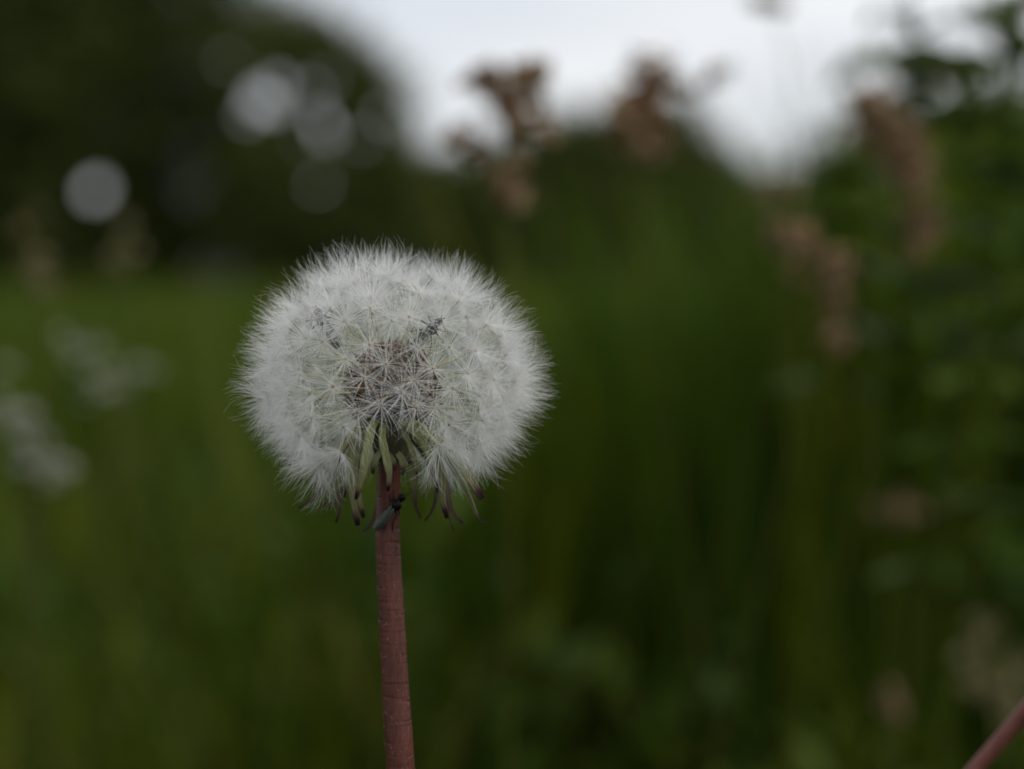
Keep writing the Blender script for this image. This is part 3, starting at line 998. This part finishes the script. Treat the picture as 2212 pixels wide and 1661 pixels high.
bract([(900, -60, -4.2), (845, 60, -8), (805, 280, -9.5), (765, 480, -9.5), (715, 660, -9)], 1.35, 'bract', tipw=0.6)
bract([(960, -20, -4.4), (950, 120, -6.5), (985, 290, -7.5), (1012, 430, -7.5), (1000, 585, -7)], 1.2, 'bract', tipw=0.55)
bract([(860, -20, -3.6), (720, 120, -6), (670, 330, -7), (690, 640, -6.5), (735, 890, -6)], 1.15, 'bract', tipw=1.1, twist=0.4)
bract([(870, 0, -3), (760, 150, -4), (700, 400, -5), (745, 650, -5), (785, 820, -4.6)], 1.0, 'bract', tipw=0.9, twist=-0.5)
bract([(850, 20, -2.5), (640, 160, -4), (555, 340, -4.5), (552, 600, -4), (575, 740, -4), (540, 865, -4)], 0.8, 'bract_dark', (0.6, -0.8, 0), tipw=0.6)
bract([(850, 60, -1), (640, 320, -2), (500, 470, -2), (350, 635, -2), (212, 735, -2)], 0.9, 'bract_dark', (0.2, -0.9, 0.3), tipw=0.5)
bract([(860, 80, 1.5), (720, 420, 5), (640, 570, 6), (520, 690, 6), (400, 722, 6)], 0.9, 'bract_dark', (0, -0.9, 0.4), tipw=0.5)
bract([(960, 80, 4), (930, 420, 6), (905, 740, 6.5), (850, 885, 6.5), (780, 942, 6)], 0.9, 'bract_dark', tipw=0.6)
bract([(1080, 60, 3), (1200, 330, 5), (1235, 560, 5), (1245, 720, 5), (1295, 828, 5)], 0.9, 'bract_dark', tipw=0.5)
bract([(1110, 20, 1), (1330, 280, 2), (1430, 540, 2), (1400, 750, 2), (1328, 850, 2)], 0.8, 'bract_dark', (-.5, -.8, 0), tipw=0.5)
bract([(1110, 0, -2.5), (1330, 130, -4), (1470, 400, -5), (1485, 660, -5), (1525, 825, -5)], 1.15, 'bract', tipw=1.0, twist=0.7)
bract([(1110, 20, 0), (1380, 260, 0), (1500, 560, 0), (1540, 820, 0), (1585, 942, 0)], 0.65, 'bract_dark', tipw=0.4)
bract([(1115, 10, -1), (1390, 200, -1.5), (1520, 520, -1.5), (1570, 770, -1.5), (1665, 868, -1.5)], 0.85, 'bract_dark', tipw=0.8)
bract([(1090, -60, -3.6), (1300, 30, -6), (1540, 240, -7), (1700, 430, -6.5), (1795, 590, -6), (1835, 655, -6)], 1.5, 'bract', (0.1, -1, 0.2), tipw=1.05)
bract([(1115, 0, 0), (1450, 220, 0), (1660, 520, 0), (1760, 730, 0), (1825, 885, 0), (1880, 868, 0)], 0.75, 'bract', (-0.5, -0.8, 0.2), tipw=0.4)
bract([(1100, -40, 3.8), (1350, 60, 7), (1500, 330, 8), (1580, 600, 8)], 1.0, 'bract')
bract([(900, -20, 3.8), (700, 60, 7), (560, 300, 8), (480, 520, 8)], 1.0, 'bract')
bract([(1010, -40, 4.3), (1060, 160, 8), (1080, 420, 9), (1090, 600, 9)], 1.0, 'bract')
bract([(1060, -20, -3), (1150, 90, -4), (1240, 300, -4.5), (1260, 470, -4.5)], 0.8, 'bract', tipw=0.6)
bract([(1080, 0, -3.6), (1230, 60, -6), (1370, 240, -7.5), (1420, 420, -7.5), (1440, 600, -7)], 1.0, 'bract', tipw=0.6, twist=0.4)
bract([(880, -30, -3.6), (740, 20, -6), (610, 190, -7.5), (570, 330, -7.5)], 0.8, 'bract', tipw=0.5)
bract([(900, 0, -2), (800, 160, -2), (640, 380, -2.5), (620, 640, -2.5)], 0.8, 'bract', tipw=0.5)
# short outer bracts at the junction
for (pts, w) in ([[(930, 230, -2.2), (895, 300, -3), (870, 380, -3), (868, 435, -2.6)], 0.9], [[(1075, 240, -2.0), (1120, 300, -2.6), (1140, 390, -2.6), (1128, 440, -2.2)], 1.0],
                 [[(1090, 230, 0), (1160, 270, 0), (1185, 310, 0), (1190, 345, 0)], 0.9], [[(985, 240, -2.8), (1050, 320, -3.4), (1060, 400, -3.2)], 0.8]):
    bract(pts, w, 'bract_dark', tipw=0.6)

# ------------------------------------------------------------------ flies
def fly(label, head, tail, up, legs, scale=1.0, antennae=()):
    """head, tail: world points of the body axis ends; legs: world polylines"""
    head, tail, up = Vector(head), Vector(tail), Vector(up)
    ax = (head - tail).normalized()
    side = ax.cross(up).normalized(); up = side.cross(ax).normalized()
    c = head.lerp(tail, 0.35)
    root = empty("black_fly", c)
    tag(root, label, "fly", "small black flies on the dandelion")
    m = MB()
    L = 6.1 * MM * scale
    prof = [(0.02, -0.1), (0.36, 0.0), (0.53, 0.22), (0.58, 0.5), (0.50, 0.8), (0.38, 0.95), (0.36, 1.05), (0.58, 1.2), (0.82, 1.5), (0.9, 1.9), (0.74, 2.3), (0.40, 2.6), (0.42, 2.9), (0.5, 3.4), (0.48, 4.0), (0.36, 4.7), (0.16, 5.2), (0.02, 5.35)]
    hp = head - c
    m.lathe([(r_ * MM * scale, z * MM * scale) for r_, z in prof], 14, 0, hp, -ax)
    for lp in legs:
        P = [Vector(p) - c for p in lp]
        m.tube(P, [0.10 * MM] + [0.085 * MM] * (len(P) - 2) + [0.06 * MM], 5, 0)
    for lp in antennae:
        P = [Vector(p) - c for p in lp]
        m.tube(P, [0.06 * MM] * (len(P) - 1) + [0.04 * MM], 5, 0)
    m.build("body", "fly", root)
    for k, (sg, off) in enumerate(((1, 0.10), (-1, 0.0))):
        w = MB()
        base = hp - ax * 2.1 * MM * scale + up * (0.62 + 0.08 * k) * MM * scale + side * sg * 0.25 * MM
        vs = []
        outl = [(0.0, 0.12), (0.12, 0.45), (0.3, 0.8), (0.55, 1.0), (0.75, 0.98), (0.9, 0.75), (1.0, 0.2)]
        Lw = 4.3 * MM * scale
        for (u, ww) in outl:
            cc = base - ax * Lw * u + side * sg * (-0.12) * MM * u - up * 0.18 * MM * u
            hw = 0.6 * MM * ww * scale
            for e in (0.0, 0.02):
                vs += [cc - side * hw + up * (e * MM - 0.12 * MM * ww * (sg < 0)), cc + up * e * MM + up * 0.05 * MM * ww, cc + side * hw + up * (e * MM - 0.12 * MM * ww * (sg > 0))]
        fs = []
        for i in range(len(outl) - 1):
            a = i * 6; b = a + 6
            fs += [(a, a + 1, b + 1, b), (a + 1, a + 2, b + 2, b + 1), (a + 3, b + 3, b + 4, a + 4), (a + 4, b + 4, b + 5, a + 5), (a, b, b + 3, a + 3), (a + 2, a + 5, b + 5, b + 2)]
        w.add(vs, fs)
        w.build("wing", "wing", root)
    return root


def c4(x, y, dy=0.0):
    return at(777.6 + 0.0910 * x, 1026 + 0.0910 * y, Y0 + dy * MM)


ys_ = -2.55
fly("small black fly with folded grey wings climbing the stem under the seed head", c4(1045, 470, ys_), c4(420, 1240, ys_), (-0.25, -1, 0.1),
    [[c4(800, 640, -2.2), c4(815, 530, -2.3), c4(800, 400, -2.0), c4(820, 330, -1.9)],
     [c4(760, 660, -2.1), c4(710, 560, -2.2), c4(697, 440, -1.9)],
     [c4(740, 740, -2.1), c4(640, 775, -2.2), c4(560, 840, -1.8), c4(400, 857, -0.6)],
     [c4(840, 840, -2.2), c4(865, 960, -2.4), c4(780, 1150, -2.2), c4(768, 1410, -1.95)],
     [c4(940, 690, -2.2), c4(985, 745, -1.6), c4(940, 780, -0.9)],
     [c4(900, 800, -2.2), c4(930, 900, -2.0), c4(900, 960, -1.5)]],
    1.03, [[c4(1040, 490, ys_), c4(1110, 490, ys_ - .1), c4(1180, 440, ys_ - .1), c4(1250, 375, ys_)], [c4(1030, 480, ys_ - .2), c4(1042, 415, ys_ - .4)]])


def inner_fly(label, h, t, Yd, sc):
    hw, tw = at(*h, Y0 + Yd * MM), at(*t, Y0 + Yd * MM)
    ax = (hw - tw).normalized()
    sd_ = Vector((ax.z, 0, -ax.x))
    c = hw.lerp(tw, 0.3)
    legs = []
    for s in (-1, 1):
        for j, f in enumerate((0.3, -0.1, -0.7)):
            b = c + ax * f * MM
            legs.append([b + sd_ * s * 0.3 * MM, b + sd_ * s * 1.3 * MM + ax * f * MM * 1.2, b + sd_ * s * 2.0 * MM + ax * f * MM * 2.6])
    fly(label, hw, tw, (0.1, -1, 0.3), legs, sc, [[hw, hw + ax * 0.6 * MM + sd_ * 0.3 * MM], [hw, hw + ax * 0.6 * MM - sd_ * 0.3 * MM]])


inner_fly("black fly half hidden among the white hairs above the brown seeds, head up", (952, 690), (893, 752), -12.8, 1.0)
inner_fly("black fly buried in the white hairs, its back end toward the seeds' edge", (683, 668), (728, 746), -10.2, 1.0)

# ------------------------------------------------------------------ second, bare dandelion leaning out of the picture
B_px = [(2420, 1330, 0.40), (2330, 1405, 0.40), (2250, 1495, 0.402), (2160, 1600, 0.404), (2080, 1694, 0.405), (2000, 1795, 0.406), (1940, 1910, 0.407), (1905, 2060, 0.408)]
bp = [at(*p) for p in B_px]
f2 = Vector((bp[-1].x - 0.012, bp[-1].y + 0.004, 0))
D2 = empty("bare_dandelion", f2)
tag(D2, "bare pink dandelion stem slanting upward by the straw coloured seed spike", "dandelion")
pts2 = [p - f2 for p in bp] + [Vector((0.004, 0, 0.12)), Vector((0, 0, -0.006))]
pa2 = smooth_path(pts2, 60)
m = MB(); m.tube(pa2, [1.28 * MM + 0.012 * MM * i for i in range(60)], 20, 0, 0.5)
m.build("stem", "scape_skylit", D2)
ax2 = (pa2[0] - pa2[1]).normalized()
m = MB(); m.lathe([(1.4 * MM, -1 * MM), (3.0 * MM, 1.5 * MM), (4.2 * MM, 4 * MM), (4.0 * MM, 5.4 * MM), (2.4 * MM, 6.8 * MM), (0.2 * MM, 7.4 * MM)], 20, 0, pa2[0], ax2)
m.build("receptacle", "receptacle", D2)
for k in range(9):
    a = k * 0.698
    sd_ = (Quaternion(ax2, a) @ ax2.orthogonal().normalized())
    b0 = pa2[0] + ax2 * 2.5 * MM + sd_ * 3.2 * MM
    m = MB()
    P = smooth_path([b0, b0 + sd_ * 4 * MM - ax2 * 1 * MM, b0 + sd_ * 6 * MM - ax2 * 8 * MM, b0 + sd_ * 6 * MM - ax2 * 13 * MM], 8)
    tn = ax2.cross(sd_)
    vs = []
    for i, p in enumerate(P):
        hw = 0.7 * MM * (1 - 0.6 * (i / 7) ** 3)
        vs += [p - tn * hw, p + tn * hw, p + tn * hw + sd_ * 0.15 * MM, p - tn * hw + sd_ * 0.15 * MM]
    m.add(vs, [(i * 4 + j, i * 4 + (j + 1) % 4, i * 4 + 4 + (j + 1) % 4, i * 4 + 4 + j) for i in range(7) for j in range(4)] + [(3, 2, 1, 0), (28, 29, 30, 31)], 0, [i / 7 for i in range(8) for _ in range(4)])
    m.build("bract", "bract_dark", D2, tattr="t")
